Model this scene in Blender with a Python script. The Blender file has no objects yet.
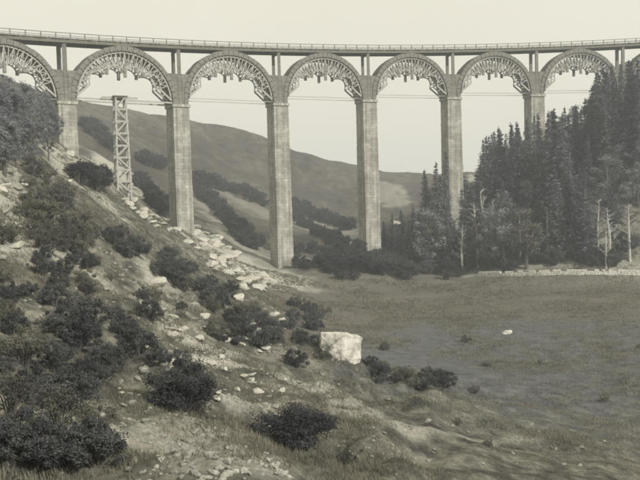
import bpy, bmesh, math, random
import numpy as np
from mathutils import Vector, Matrix

SC = bpy.context.scene
C = SC.collection
R = math.radians

# ---------------------------------------------------------------- camera
F = 773.0                    # focal length in photo pixels (640 wide)
EYE = 13.0                   # eye above the valley floor
PITCH = math.atan(35 / F)
ROLL = R(1.6)
fw = Vector((0, math.cos(PITCH), -math.sin(PITCH)))
up0 = Vector((0, math.sin(PITCH), math.cos(PITCH)))
rt0 = Vector((1, 0, 0))
up = up0 * math.cos(ROLL) + rt0 * math.sin(ROLL)
rt = rt0 * math.cos(ROLL) - up0 * math.sin(ROLL)
cd = bpy.data.cameras.new('camera')
cam = bpy.data.objects.new('camera', cd)
C.objects.link(cam)
cd.sensor_width = 36
cd.lens = F / 640 * 36
cd.clip_start = 0.2
cd.clip_end = 9000
m = Matrix.Identity(4)
for i in range(3):
    m[i][0], m[i][1], m[i][2] = rt[i], up[i], -fw[i]
m[2][3] = EYE
cam.matrix_world = m
SC.camera = cam

# ---------------------------------------------------------------- sky, sun, exposure
SUN_DIR = Vector((0.66, -0.70, 0.66)).normalized()       # towards the sun
sun_el = math.asin(SUN_DIR.z)
sun_az = math.atan2(SUN_DIR.x, SUN_DIR.y)
W = bpy.data.worlds.new('World')
SC.world = W
W.use_nodes = True
nt = W.node_tree
nt.nodes.clear()
sky = nt.nodes.new('ShaderNodeTexSky')
sky.sky_type = 'NISHITA'
sky.sun_disc = False
sky.sun_elevation = sun_el
sky.sun_rotation = sun_az
sky.air_density = 1.6
sky.dust_density = 6.0
bw = nt.nodes.new('ShaderNodeRGBToBW')
mul = nt.nodes.new('ShaderNodeMix'); mul.data_type = 'RGBA'; mul.blend_type = 'MULTIPLY'
mul.inputs[0].default_value = 1.0
mul.inputs[7].default_value = (1.0, 0.965, 0.83, 1)
ov = nt.nodes.new('ShaderNodeMix'); ov.data_type = 'RGBA'
ov.inputs[0].default_value = 0.78
tcw = nt.nodes.new('ShaderNodeTexCoord')
nzw = nt.nodes.new('ShaderNodeTexNoise'); nzw.inputs['Scale'].default_value = 2.2; nzw.inputs['Detail'].default_value = 5
rpw = nt.nodes.new('ShaderNodeMix'); rpw.data_type = 'RGBA'
rpw.inputs[6].default_value = (9.6, 9.15, 7.55, 1)       # cream overcast veil, faintly uneven
rpw.inputs[7].default_value = (11.0, 10.55, 8.95, 1)
nt.links.new(tcw.outputs['Generated'], nzw.inputs['Vector'])
nt.links.new(nzw.outputs[0], rpw.inputs[0])
nt.links.new(rpw.outputs[2], ov.inputs[7])
bg = nt.nodes.new('ShaderNodeBackground')
bg.inputs[1].default_value = 0.1
out = nt.nodes.new('ShaderNodeOutputWorld')
L = nt.links.new
L(sky.outputs[0], bw.inputs[0])
L(bw.outputs[0], mul.inputs[6])
L(mul.outputs[2], ov.inputs[6])
L(ov.outputs[2], bg.inputs[0])
L(bg.outputs[0], out.inputs[0])

sl = bpy.data.lights.new('sun', 'SUN')
sl.energy = 4.0
sl.angle = R(3)
sl.color = (1.0, 0.955, 0.90)
so = bpy.data.objects.new('sun', sl)
C.objects.link(so)
so.rotation_euler = SUN_DIR.to_track_quat('Z', 'Y').to_euler()
so.location = (60, -40, 90)

SC.view_settings.view_transform = 'Standard'
SC.view_settings.look = 'None'
SC.view_settings.exposure = 0.0
SC.view_settings.gamma = 1.0
SC.render.engine = 'CYCLES'
SC.cycles.filter_width = 1.9
SC.cycles.volume_bounces = 2

# ---------------------------------------------------------------- helpers
rng = np.random.default_rng(7)
random.seed(7)

def P(px, py, d):
    """photo pixel -> world point at forward distance d"""
    v = fw * F + rt * (px - 320) + up * (240 - py)
    k = d / v.y
    return Vector((v.x * k, d, EYE + v.z * k))

def proj(p):
    q = Vector((p[0], p[1], p[2] - EYE))
    d = q.dot(fw)
    return 320 + F * q.dot(rt) / d, 240 - F * q.dot(up) / d

def hash2(ix, iy, seed):
    h = (ix.astype(np.int64) * 374761393 + iy.astype(np.int64) * 668265263 + seed * 974711) & 0x7fffffff
    h = ((h ^ (h >> 13)) * 1274126177) & 0x7fffffff
    h = (h ^ (h >> 16)) & 0xffff
    return h / 65535.0

def vnoise(x, y, seed=0):
    ix = np.floor(x); iy = np.floor(y)
    fx = x - ix; fy = y - iy
    fx = fx * fx * (3 - 2 * fx); fy = fy * fy * (3 - 2 * fy)
    a = hash2(ix, iy, seed); b = hash2(ix + 1, iy, seed)
    c = hash2(ix, iy + 1, seed); d = hash2(ix + 1, iy + 1, seed)
    return (a * (1 - fx) + b * fx) * (1 - fy) + (c * (1 - fx) + d * fx) * fy - 0.5

def fbm(x, y, sc, octv=4, seed=0, ridged=False):
    s = 0; amp = 1.0
    for o in range(octv):
        n = vnoise(x / sc + 31.7 * o, y / sc - 17.3 * o, seed + o)
        s = s + amp * ((0.25 - np.abs(n)) * 2 if ridged else n)
        sc *= 0.5; amp *= 0.5
    return s

def sstep(a, b, x):
    t = np.clip((x - a) / (b - a), 0, 1)
    return t * t * (3 - 2 * t)

def link(name, me, parent=None, mat=None):
    o = bpy.data.objects.new(name, me)
    C.objects.link(o)
    if parent is not None:
        o.parent = parent
    if mat is not None and me is not None and not me.materials:
        me.materials.append(mat)
    return o

def tag(o, label, cat, group=None):
    o['label'] = label
    o['category'] = cat
    if group:
        o['group'] = group
    return o

def empty(name, loc, label=None, cat=None, group=None, rz=0):
    o = bpy.data.objects.new(name, None)
    C.objects.link(o)
    o.location = loc
    o.rotation_euler = (0, 0, rz)
    o.empty_display_size = 0.5
    if label:
        tag(o, label, cat, group)
    return o

class MB:
    def __init__(self):
        self.v = []; self.f = []
    def hexa(self, pts):
        """8 points: bottom ring 0-3, top ring 4-7"""
        b = len(self.v)
        self.v += [tuple(p) for p in pts]
        for q in ((0, 3, 2, 1), (4, 5, 6, 7), (0, 1, 5, 4), (1, 2, 6, 5), (2, 3, 7, 6), (3, 0, 4, 7)):
            self.f.append(tuple(b + i for i in q))
    def box(self, c, sx, sy, sz, tx=1.0, ty=1.0):
        x, y, z = c
        a, b2, h = sx / 2, sy / 2, sz / 2
        self.hexa([(x - a, y - b2, z - h), (x + a, y - b2, z - h), (x + a, y + b2, z - h), (x - a, y + b2, z - h),
                   (x - a * tx, y - b2 * ty, z + h), (x + a * tx, y - b2 * ty, z + h), (x + a * tx, y + b2 * ty, z + h), (x - a * tx, y + b2 * ty, z + h)])
    def bar(self, a, b, w, h, upv=(0, 0, 1)):
        a = Vector(a); b = Vector(b)
        d = (b - a).normalized()
        u = Vector(upv)
        if abs(d.dot(u)) > 0.98:
            u = Vector((0, 1, 0))
        s = d.cross(u).normalized()
        u = s.cross(d).normalized()
        s *= w / 2; u *= h / 2
        self.hexa([a - s - u, a + s - u, a + s + u, a - s + u, b - s - u, b + s - u, b + s + u, b - s + u])
    def tube(self, pts, rad, n=7):
        pts = [Vector(p) for p in pts]
        b = len(self.v)
        for i, p in enumerate(pts):
            d = (pts[min(i + 1, len(pts) - 1)] - pts[max(i - 1, 0)]).normalized()
            s = d.cross(Vector((0.31, 0.17, 0.9)) if abs(d.z) < 0.9 else Vector((1, 0.1, 0))).normalized()
            t = d.cross(s)
            for k in range(n):
                a = 2 * math.pi * k / n
                self.v.append(tuple(p + (s * math.cos(a) + t * math.sin(a)) * rad[i]))
        for i in range(len(pts) - 1):
            for k in range(n):
                k2 = (k + 1) % n
                self.f.append((b + i * n + k, b + i * n + k2, b + (i + 1) * n + k2, b + (i + 1) * n + k))
        e = b + (len(pts) - 1) * n
        self.f.append(tuple(e + k for k in range(n)))
    def quad(self, c, u, v):
        b = len(self.v)
        self.v += [tuple(c - u - v), tuple(c + u - v), tuple(c + u + v), tuple(c - u + v)]
        self.f.append((b, b + 1, b + 2, b + 3))
    def mesh(self, name, mat):
        me = bpy.data.meshes.new(name)
        me.from_pydata(self.v, [], self.f)
        me.materials.append(mat)
        me.update()
        return me
    def build(self, name, mat, parent=None):
        return link(name, self.mesh(name, mat), parent)

# ---------------------------------------------------------------- materials
def newmat(name, rough=0.9, spec=0.2):
    mt = bpy.data.materials.new(name)
    mt.use_nodes = True
    b = mt.node_tree.nodes['Principled BSDF']
    b.inputs['Roughness'].default_value = rough
    b.inputs['Specular IOR Level'].default_value = spec
    return mt, mt.node_tree, b

def ramp(nt_, fac, stops):
    r = nt_.nodes.new('ShaderNodeValToRGB')
    els = r.color_ramp.elements
    while len(els) < len(stops):
        els.new(0.5)
    for e, (p, c) in zip(els, stops):
        e.position = p
        e.color = (*c, 1)
    nt_.links.new(fac, r.inputs[0])
    return r.outputs[0]

def noise(nt_, scale, detail=6, rough=0.6, vec=None):
    n = nt_.nodes.new('ShaderNodeTexNoise')
    n.inputs['Scale'].default_value = scale
    n.inputs['Detail'].default_value = detail
    n.inputs['Roughness'].default_value = rough
    if vec is not None:
        nt_.links.new(vec, n.inputs['Vector'])
    return n.outputs[0]

def mixc(nt_, fac, a, b, mode='MIX'):
    n = nt_.nodes.new('ShaderNodeMix'); n.data_type = 'RGBA'; n.blend_type = mode
    for s, val in ((n.inputs[0], fac), (n.inputs[6], a), (n.inputs[7], b)):
        if isinstance(val, (int, float)):
            s.default_value = val
        elif isinstance(val, tuple):
            s.default_value = (*val, 1)
        else:
            nt_.links.new(val, s)
    return n.outputs[2]

def bump(nt_, bsdf, h, strength, dist):
    n = nt_.nodes.new('ShaderNodeBump')
    n.inputs['Strength'].default_value = strength
    n.inputs['Distance'].default_value = dist
    nt_.links.new(h, n.inputs['Height'])
    nt_.links.new(n.outputs[0], bsdf.inputs['Normal'])

def mat_leaf(name, dark, mid, light, scale=1.4, transl=0.25):
    mt, t, b = newmat(name, 0.75, 0.15)
    g = t.nodes.new('ShaderNodeNewGeometry')
    oi = t.nodes.new('ShaderNodeObjectInfo')
    n = noise(t, scale, 4, 0.7, g.outputs['Position'])
    col = ramp(t, n, [(0.3, dark), (0.5, mid), (0.72, light)])
    rnd = ramp(t, oi.outputs['Random'], [(0.0, (0.62, 0.64, 0.68)), (1.0, (1.25, 1.22, 1.15))])
    col = mixc(t, 1.0, col, rnd, 'MULTIPLY')
    t.links.new(col, b.inputs['Base Color'])
    tr = t.nodes.new('ShaderNodeBsdfTranslucent')
    t.links.new(col, tr.inputs[0])
    ms = t.nodes.new('ShaderNodeMixShader')
    ms.inputs[0].default_value = transl
    t.links.new(b.outputs[0], ms.inputs[1]); t.links.new(tr.outputs[0], ms.inputs[2])
    t.links.new(ms.outputs[0], t.nodes['Material Output'].inputs[0])
    return mt

def mat_simple(name, stops, scale, rough=0.9, bstr=0.4, bdist=0.03, coord='Object', detail=8, stretch=None):
    mt, t, b = newmat(name, rough)
    tc = t.nodes.new('ShaderNodeTexCoord')
    vec = tc.outputs[coord]
    if stretch:
        mp = t.nodes.new('ShaderNodeMapping')
        mp.inputs['Scale'].default_value = stretch
        t.links.new(vec, mp.inputs[0]); vec = mp.outputs[0]
    n = noise(t, scale, detail, 0.65, vec)
    t.links.new(ramp(t, n, stops), b.inputs['Base Color'])
    bump(t, b, n, bstr, bdist)
    return mt

def mat_masonry(name, base, dark, joint, bw_=1.15, bh=0.5):
    mt, t, b = newmat(name, 0.92, 0.15)
    tc = t.nodes.new('ShaderNodeTexCoord')
    geo = t.nodes.new('ShaderNodeNewGeometry')
    # wall-plane coordinates: (x + y, z) keeps the courses level on every face
    sp = t.nodes.new('ShaderNodeSeparateXYZ'); t.links.new(tc.outputs['Object'], sp.inputs[0])
    ad = t.nodes.new('ShaderNodeMath'); ad.operation = 'ADD'
    t.links.new(sp.outputs[0], ad.inputs[0]); t.links.new(sp.outputs[1], ad.inputs[1])
    cb = t.nodes.new('ShaderNodeCombineXYZ')
    t.links.new(ad.outputs[0], cb.inputs[0]); t.links.new(sp.outputs[2], cb.inputs[1])
    br = t.nodes.new('ShaderNodeTexBrick')
    br.inputs['Scale'].default_value = 1.0
    br.inputs['Brick Width'].default_value = bw_
    br.inputs['Row Height'].default_value = bh
    br.inputs['Mortar Size'].default_value = 0.03
    br.inputs['Mortar Smooth'].default_value = 0.4
    br.inputs['Color1'].default_value = (*base, 1)
    br.inputs['Color2'].default_value = (*dark, 1)
    br.inputs['Mortar'].default_value = (*joint, 1)
    t.links.new(cb.outputs[0], br.inputs['Vector'])
    n1 = noise(t, 0.35, 6, 0.7, tc.outputs['Object'])
    n2 = noise(t, 6.0, 6, 0.7, tc.outputs['Object'])
    st = ramp(t, n1, [(0.32, (0.55, 0.55, 0.55)), (0.6, (1.05, 1.05, 1.05))])
    col = mixc(t, 1.0, br.outputs[0], st, 'MULTIPLY')
    gr = ramp(t, n2, [(0.3, (0.8, 0.8, 0.8)), (0.7, (1.12, 1.12, 1.1))])
    col = mixc(t, 1.0, col, gr, 'MULTIPLY')
    # rain streaks: noise stretched along z
    mp = t.nodes.new('ShaderNodeMapping'); mp.inputs['Scale'].default_value = (2.2, 2.2, 0.08)
    t.links.new(tc.outputs['Object'], mp.inputs[0])
    n3 = noise(t, 1.0, 4, 0.6, mp.outputs[0])
    col = mixc(t, 1.0, col, ramp(t, n3, [(0.36, (0.55, 0.55, 0.54)), (0.58, (1, 1, 1))]), 'MULTIPLY')
    t.links.new(col, b.inputs['Base Color'])
    bump(t, b, br.outputs['Fac'], -0.5, 0.03)
    return mt

M = {}
M['stone'] = mat_masonry('pier_masonry', (0.47, 0.457, 0.405), (0.36, 0.352, 0.312), (0.31, 0.303, 0.27))
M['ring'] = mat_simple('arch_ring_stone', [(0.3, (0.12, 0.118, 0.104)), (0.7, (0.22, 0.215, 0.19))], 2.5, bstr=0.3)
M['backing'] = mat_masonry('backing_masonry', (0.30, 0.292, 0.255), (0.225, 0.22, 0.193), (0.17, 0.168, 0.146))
M['timber'] = mat_simple('weathered_timber', [(0.3, (0.13, 0.127, 0.11)), (0.7, (0.24, 0.233, 0.203))], 3.0, stretch=(1, 1, 1))
M['timber_pale'] = mat_simple('fresh_timber', [(0.3, (0.26, 0.256, 0.235)), (0.7, (0.42, 0.41, 0.37))], 3.0)
M['timber_dark'] = mat_simple('tarred_timber', [(0.3, (0.10, 0.10, 0.078)), (0.7, (0.18, 0.175, 0.14))], 3.0)
M['bark'] = mat_simple('bark', [(0.3, (0.05, 0.048, 0.042)), (0.7, (0.13, 0.125, 0.11))], 9.0, stretch=(1, 1, 0.2))
M['rock'] = mat_simple('grey_rock', [(0.28, (0.13, 0.13, 0.115)), (0.5, (0.26, 0.255, 0.22)), (0.72, (0.40, 0.39, 0.335))], 2.2, bstr=0.7, bdist=0.08)
M['rock_pale'] = mat_simple('pale_limestone', [(0.25, (0.42, 0.41, 0.36)), (0.5, (0.60, 0.585, 0.52)), (0.75, (0.72, 0.70, 0.62))], 1.8, bstr=0.6, bdist=0.06)
t_ = M['rock_pale'].node_tree
vo = t_.nodes.new('ShaderNodeTexVoronoi'); vo.feature = 'DISTANCE_TO_EDGE'; vo.inputs['Scale'].default_value = 0.55
tc_ = t_.nodes.new('ShaderNodeTexCoord')
dn_ = t_.nodes.new('ShaderNodeTexNoise'); dn_.inputs['Scale'].default_value = 1.6; dn_.inputs['Detail'].default_value = 6
t_.links.new(tc_.outputs['Object'], dn_.inputs['Vector'])
t_.links.new(mixc(t_, 0.35, tc_.outputs['Object'], dn_.outputs[1]), vo.inputs['Vector'])
b_ = t_.nodes['Principled BSDF']
c0_ = b_.inputs['Base Color'].links[0].from_socket
ck_ = ramp(t_, vo.outputs['Distance'], [(0.0, (0.6, 0.59, 0.56)), (0.025, (1, 1, 1))])
st_ = ramp(t_, noise(t_, 0.9, 7, 0.75, tc_.outputs['Object']), [(0.36, (0.5, 0.5, 0.47)), (0.56, (1, 1, 1))])
t_.links.new(mixc(t_, 1.0, mixc(t_, 1.0, c0_, ck_, 'MULTIPLY'), st_, 'MULTIPLY'), b_.inputs['Base Color'])
M['scree'] = mat_simple('scree_stone', [(0.28, (0.24, 0.235, 0.20)), (0.5, (0.40, 0.39, 0.33)), (0.72, (0.54, 0.52, 0.44))], 3.0, bstr=0.6, bdist=0.05)
M['leaf'] = mat_leaf('bush_leaves', (0.042, 0.046, 0.050), (0.080, 0.085, 0.086), (0.155, 0.16, 0.15))
M['leaf_pale'] = mat_leaf('pale_bush_leaves', (0.07, 0.072, 0.062), (0.12, 0.122, 0.10), (0.19, 0.188, 0.152))
M['leaf_dark'] = mat_leaf('dark_bush_leaves', (0.026, 0.029, 0.033), (0.048, 0.052, 0.056), (0.10, 0.104, 0.104))
M['needle'] = mat_leaf('conifer_needles', (0.085, 0.095, 0.11), (0.15, 0.163, 0.182), (0.26, 0.275, 0.297), 0.9, 0.35)
M['broad'] = mat_leaf('broadleaf_leaves', (0.11, 0.119, 0.132), (0.20, 0.211, 0.225), (0.34, 0.35, 0.36), 0.8, 0.35)
M['grass'] = mat_leaf('grass_blades', (0.12, 0.118, 0.096), (0.20, 0.194, 0.156), (0.31, 0.30, 0.245), 0.5, 0.45)

# ---------------------------------------------------------------- viaduct plan
A0 = np.array([-7.0394, 129.4863, 0.4491, -0.0055])       # x, y, heading, curvature at pier 3
ZD0, GRADE = 25.95, 0.0389
def along(s):
    t = (np.arange(24) + 0.5) / 24
    h = A0[2] + A0[3] * s * t
    x = A0[0] + s * np.cos(h).mean(); y = A0[1] + s * np.sin(h).mean()
    return Vector((x, y, EYE + ZD0 + GRADE * s)), A0[2] + A0[3] * s
PITCH_M = 17.0
PXC = [63, 177, 277, 366, 450.5, 534]
pier_s = []
for i, px in enumerate(PXC):
    s = (i - 2) * PITCH_M
    for _ in range(20):
        p, h = along(s); q = proj((p.x, p.y, p.z - 7))[0]
        p2, _h = along(s + 0.1); q2 = proj((p2.x, p2.y, p2.z - 7))[0]
        s += 0.6 * (px - q) / ((q2 - q) / 0.1)
    s = 0.5 * s + 0.5 * (i - 2) * PITCH_M if False else s
    pier_s.append(s)
pier_s = [pier_s[0] - 2 * PITCH_M, pier_s[0] - PITCH_M] + pier_s + [pier_s[-1] + PITCH_M, pier_s[-1] + 2 * PITCH_M, pier_s[-1] + 3 * PITCH_M]

# ---------------------------------------------------------------- terrain
ctrl_px = [
 (0,480,11),(0,400,16),(0,300,27),(0,200,48),(0,135,75),(0,98,100),
 (-80,480,9),(-80,300,24),(-80,150,52),(-80,80,85),(-80,60,110),
 (100,480,13),(100,400,20),(100,330,32),(100,270,50),(95,215,75),(95,180,100),
 (63,152,112),(120,190,116),(30,120,108),
 (200,480,15),(200,420,21),(200,370,32),(200,320,55),(195,280,80),(195,247,110),(177,228,121),
 (300,480,18),(300,430,25),(300,390,36),(300,352,55),(300,312,90),(277,268,126),(240,271,112),
 (345,362,58),(366,256,133),(330,288,113),
 (420,480,22),(420,430,30),(420,395,42),(420,360,62),(420,320,85),(420,290,115),(450,262,137),(440,277,126),
 (520,480,26),(520,430,37),(520,390,51),(520,340,71),(520,300,100),(520,277,119),
 (640,480,30),(640,430,41),(640,380,54),(640,330,75),(640,290,106),(640,275,117),
 (740,480,32),(740,380,53),(740,290,100),(740,272,115),
 (470,262,133),(480,235,142),(534,195,144),(560,225,130),(540,262,122),(600,195,132),(600,250,122),(615,140,147),(660,105,146),(640,205,125),(640,150,134),(720,185,125),(740,80,142),
 (300,262,150),(340,252,160),(390,255,160),(310,232,200),(230,235,155),(230,205,210),(150,195,165),(150,155,230),(90,165,150),(90,130,210),(240,168,270),
 (330,205,260),(400,215,240),(440,205,200),(500,180,175),(570,150,175),(640,105,170),(740,70,170),
 (-80,60,245),(0,80,250),(75,103,260),(120,112,266),(188,128,280),(265,141,300),(320,158,320),(360,173,340),(430,180,360),(500,182,370),(600,178,380),(720,170,380),
]
pts = [P(*c) for c in ctrl_px]
pts += [Vector((0, 0, EYE - 2.0)), Vector((-8, -4, EYE - 0.8)), Vector((-30, -10, EYE + 4)), Vector((20, -5, EYE - 8)), Vector((50, 0, 1)), Vector((100, 0, 0.0)), Vector((100, 60, 0)), Vector((150, 80, 0.5)), Vector((-80, 20, EYE + 20)), Vector((-110, 90, EYE + 34)), Vector((-140, 180, EYE + 40)),
        Vector((-120, 330, 40)), Vector((0, 400, 22)), Vector((100, 430, 18)), Vector((250, 420, 25)), Vector((160, 160, 34)), Vector((200, 240, 45))]
PX = np.array([p.x for p in pts]) / 100; PY = np.array([p.y for p in pts]) / 100; PZ = np.array([p.z for p in pts])
def phi(r2):
    return 0.5 * r2 * np.log(r2 + 1e-9)
n_ = len(pts)
A_ = np.zeros((n_ + 3, n_ + 3))
A_[:n_, :n_] = phi((PX[:, None] - PX) ** 2 + (PY[:, None] - PY) ** 2) + 0.0015 * np.eye(n_)
A_[:n_, n_:] = np.stack([np.ones(n_), PX, PY], 1)
A_[n_:, :n_] = A_[:n_, n_:].T
SOL = np.linalg.solve(A_, np.concatenate([PZ, np.zeros(3)]))
def tps(x, y):
    x = np.asarray(x, float) / 100; y = np.asarray(y, float) / 100
    z = SOL[n_] + SOL[n_ + 1] * x + SOL[n_ + 2] * y
    for i in range(n_):
        z = z + SOL[i] * phi((x - PX[i]) ** 2 + (y - PY[i]) ** 2)
    return z
def meadow_w(x, y, z):
    return (1 - sstep(1.2, 3.5, z)) * sstep(50, 62, y)
def H(x, y):
    x = np.asarray(x, float); y = np.asarray(y, float)
    z = tps(x, y)
    far = np.sqrt((x - 0) ** 2 + (y - 170) ** 2)
    w = sstep(330, 620, far)
    z = np.clip(z, -3, 75)
    z = z * (1 - w) + w * (-6 + 10 * fbm(x, y, 300, 3, 50))
    md = meadow_w(x, y, z)
    nr = 1 - sstep(45, 170, np.hypot(x, y))
    rough = (1 - md) * (1 - 0.65 * sstep(0.06, 0.24, x / np.maximum(y, 5)) * (y < 110))
    z = z + rough * (1.1 * fbm(x, y, 9, 4, 3) + nr * 0.75 * fbm(x, y, 3.2, 4, 11, True)) + 0.12 * fbm(x, y, 5, 3, 23)
    fh = sstep(160, 210, y) * (1 - w)
    z = z + fh * (1.6 * fbm(x, y, 34, 4, 71, True) + 1.0 * fbm(x - 0.8 * y, 0.5 * y + 0.5 * x, 12, 3, 75))
    # erosion ledges on the near slope
    led = fbm(x + 0.6 * y, 2.2 * (y - 0.6 * x), 7.0, 3, 41, True)
    z = z + rough * nr * 0.55 * led
    z = z + (1 - np.clip(np.abs(np.hypot(x, y)) / 6, 0, 1)) * -0.8
    return z

def hit(px, py, d0=7.0, d1=420.0):
    d = np.concatenate([np.arange(d0, 60, 0.25), np.arange(60, 180, 0.6), np.arange(180, d1, 3)])
    v = fw * F + rt * (px - 320) + up * (240 - py)
    X = v.x / v.y * d; Z = EYE + v.z / v.y * d
    below = Z < H(X, d)
    if not below.any():
        return None
    i = int(np.argmax(below))
    return Vector((X[i], d[i], float(H(X[i:i + 1], d[i:i + 1])[0])))

def hz(x, y):
    return float(H(np.array([x]), np.array([y]))[0])

# bare pale ground, plus one sunlit hillside patch painted pale: blobs and streaks seen in the photograph (px, py, radius in m, weight)
bare_sunlit_lines = [
 ([(52,130),(62,155),(80,184)], 4.0, 1.0), ([(80,165),(110,185),(150,215)], 3.0, 0.7), ([(114,165),(126,190),(158,215),(195,240)], 5.0, 1.0), ([(4,170),(18,205),(30,250)], 3.4, 0.8),
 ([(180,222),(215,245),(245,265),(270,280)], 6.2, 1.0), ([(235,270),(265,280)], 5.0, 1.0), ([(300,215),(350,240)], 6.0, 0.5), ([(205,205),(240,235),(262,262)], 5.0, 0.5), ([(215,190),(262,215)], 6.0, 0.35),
 ([(140,255),(160,280)], 1.8, 0.7), ([(150,270),(158,290)], 1.2, 0.9),
 ([(150,300),(175,330),(200,345),(225,350)], 1.3, 0.7), ([(200,360),(245,366)], 0.7, 1.0), ([(225,395),(270,408),(290,402)], 0.7, 0.9),
 ([(285,378),(318,384),(345,402),(400,428),(520,440)], 0.7, 0.55), ([(318,385),(352,412),(420,434)], 0.6, 0.5), ([(60,430),(95,418)], 0.5, 0.8),
 ([(170,440),(215,448),(260,455)], 0.8, 0.6), ([(205,430),(235,460)], 0.7, 0.6), ([(300,455),(420,462)], 0.7, 0.3), ([(155,300),(230,330),(285,350)], 1.6, 0.5), ([(190,300),(240,310)], 1.5, 0.5),
 ([(20,200),(40,240)], 3.0, 0.35), ([(300,258),(345,256),(390,262)], 2.0, 0.7), ([(374,200),(386,185),(398,205)], 5.0, 0.5),  # last entry: sunlight on the far hillside, painted into the ground colour
 ([(472,175),(480,210),(484,250)], 2.2, 0.8), ([(556,180),(585,205),(606,230),(608,268)], 1.9, 0.85), ([(470,276),(640,272)], 1.3, 0.6),
]
BARE_SUNLIT = []
for pl, rad, w in bare_sunlit_lines:
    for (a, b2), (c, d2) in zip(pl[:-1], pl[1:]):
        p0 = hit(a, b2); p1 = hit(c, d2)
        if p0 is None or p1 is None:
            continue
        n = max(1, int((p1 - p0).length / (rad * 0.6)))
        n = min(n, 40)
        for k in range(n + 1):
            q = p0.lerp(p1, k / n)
            BARE_SUNLIT.append((q.x, q.y, rad, w))
BARE_SUNLIT = np.array(BARE_SUNLIT)

def axis(segs):
    o = []
    for a, b, st in segs:
        o.append(np.arange(a, b, st))
    return np.concatenate(o + [np.array([segs[-1][1]])])
gx = axis([(-1000, -240, 40), (-240, -70, 3.4), (-70, -24, 0.5), (-24, 24, 0.24), (24, 100, 0.6), (100, 260, 4), (260, 1000, 40)])
gy = axis([(-300, -60, 40), (-60, -4, 4), (-4, 6, 0.8), (6, 48, 0.2), (48, 165, 0.6), (165, 360, 2.5), (360, 1100, 24)])
GX, GY = np.meshgrid(gx, gy)
fxx, fyy = GX.ravel(), GY.ravel()
zz = H(fxx, fyy)
nx, ny = len(gx), len(gy)
bare = np.zeros_like(zz)  # weight of bare ground and of the painted sunlit patch
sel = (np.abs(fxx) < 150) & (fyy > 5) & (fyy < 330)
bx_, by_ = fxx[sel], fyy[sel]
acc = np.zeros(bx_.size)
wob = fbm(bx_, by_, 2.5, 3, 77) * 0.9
for (cx, cy, rad, w) in BARE_SUNLIT:
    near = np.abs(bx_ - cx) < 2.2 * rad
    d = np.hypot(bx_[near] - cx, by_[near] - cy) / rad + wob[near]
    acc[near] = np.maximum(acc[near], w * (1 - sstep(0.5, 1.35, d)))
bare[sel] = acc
md = meadow_w(fxx, fyy, zz) * (1 - sstep(165, 200, fyy))
farw = sstep(150, 190, fyy)
me = bpy.data.meshes.new('ground')
me.vertices.add(nx * ny)
me.vertices.foreach_set('co', np.stack([fxx, fyy, zz], 1).astype(np.float32).ravel())
ii, jj = np.meshgrid(np.arange(nx - 1), np.arange(ny - 1))
b0 = (jj * nx + ii).ravel()
quads = np.stack([b0, b0 + 1, b0 + 1 + nx, b0 + nx], 1).astype(np.int32)
me.loops.add(quads.size); me.loops.foreach_set('vertex_index', quads.ravel())
me.polygons.add(len(quads)); me.polygons.foreach_set('loop_start', np.arange(0, quads.size, 4, dtype=np.int32))
me.polygons.foreach_set('use_smooth', np.ones(len(quads), dtype=bool))
me.update(calc_edges=True)
ca = me.color_attributes.new('cover', 'FLOAT_COLOR', 'POINT')
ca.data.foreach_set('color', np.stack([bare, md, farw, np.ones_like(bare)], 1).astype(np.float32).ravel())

hp = P(560, 360, 62.0); hp2 = P(640, 420, 45.0)
hw_ = 1 - sstep(0.55, 1.25, np.hypot((fxx - hp.x) / 24, (fyy - 62) / 24) + 0.35 * fbm(fxx, fyy, 11, 4, 61))
hw_ = np.maximum(hw_, 0.8 * (1 - sstep(0.5, 1.3, np.hypot((fxx - hp2.x) / 14, (fyy - 44) / 14) + 0.4 * fbm(fxx, fyy, 8, 4, 62))))
ha = me.attributes.new('heath', 'FLOAT', 'POINT')
ha.data.foreach_set('value', (0.85 * hw_).astype(np.float32))
mt, t, b = newmat('hillside_ground', 0.95, 0.1)
at = t.nodes.new('ShaderNodeAttribute'); at.attribute_name = 'cover'
sp = t.nodes.new('ShaderNodeSeparateColor'); t.links.new(at.outputs['Color'], sp.inputs[0])
geo = t.nodes.new('ShaderNodeNewGeometry'); pos = geo.outputs['Position']
n_big = noise(t, 0.11, 5, 0.65, pos)
n_mid = noise(t, 0.9, 7, 0.7, pos)
n_fine = noise(t, 7.0, 7, 0.75, pos)
slope_c = ramp(t, n_mid, [(0.34, (0.038, 0.038, 0.035)), (0.48, (0.098, 0.097, 0.084)), (0.62, (0.215, 0.21, 0.177))])
slope_c = mixc(t, 1.0, slope_c, ramp(t, n_big, [(0.3, (0.65, 0.66, 0.66)), (0.7, (1.2, 1.18, 1.12))]), 'MULTIPLY')
mead_c = ramp(t, n_big, [(0.3, (0.095, 0.091, 0.079)), (0.7, (0.165, 0.158, 0.131))])
mead_c = mixc(t, 1.0, mead_c, ramp(t, n_mid, [(0.3, (0.82, 0.82, 0.84)), (0.7, (1.12, 1.1, 1.08))]), 'MULTIPLY')
far_c = ramp(t, noise(t, 0.05, 6, 0.65, pos), [(0.3, (0.040, 0.038, 0.032)), (0.5, (0.072, 0.067, 0.055)), (0.7, (0.115, 0.107, 0.086))])
far_c = mixc(t, 1.0, far_c, ramp(t, noise(t, 0.35, 8, 0.78, pos), [(0.34, (0.55, 0.55, 0.56)), (0.52, (1.0, 1.0, 1.0)), (0.68, (1.65, 1.62, 1.55))]), 'MULTIPLY')
bare_sunlit_c = ramp(t, n_fine, [(0.28, (0.21, 0.205, 0.175)), (0.5, (0.35, 0.342, 0.295)), (0.72, (0.49, 0.475, 0.405))])
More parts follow.
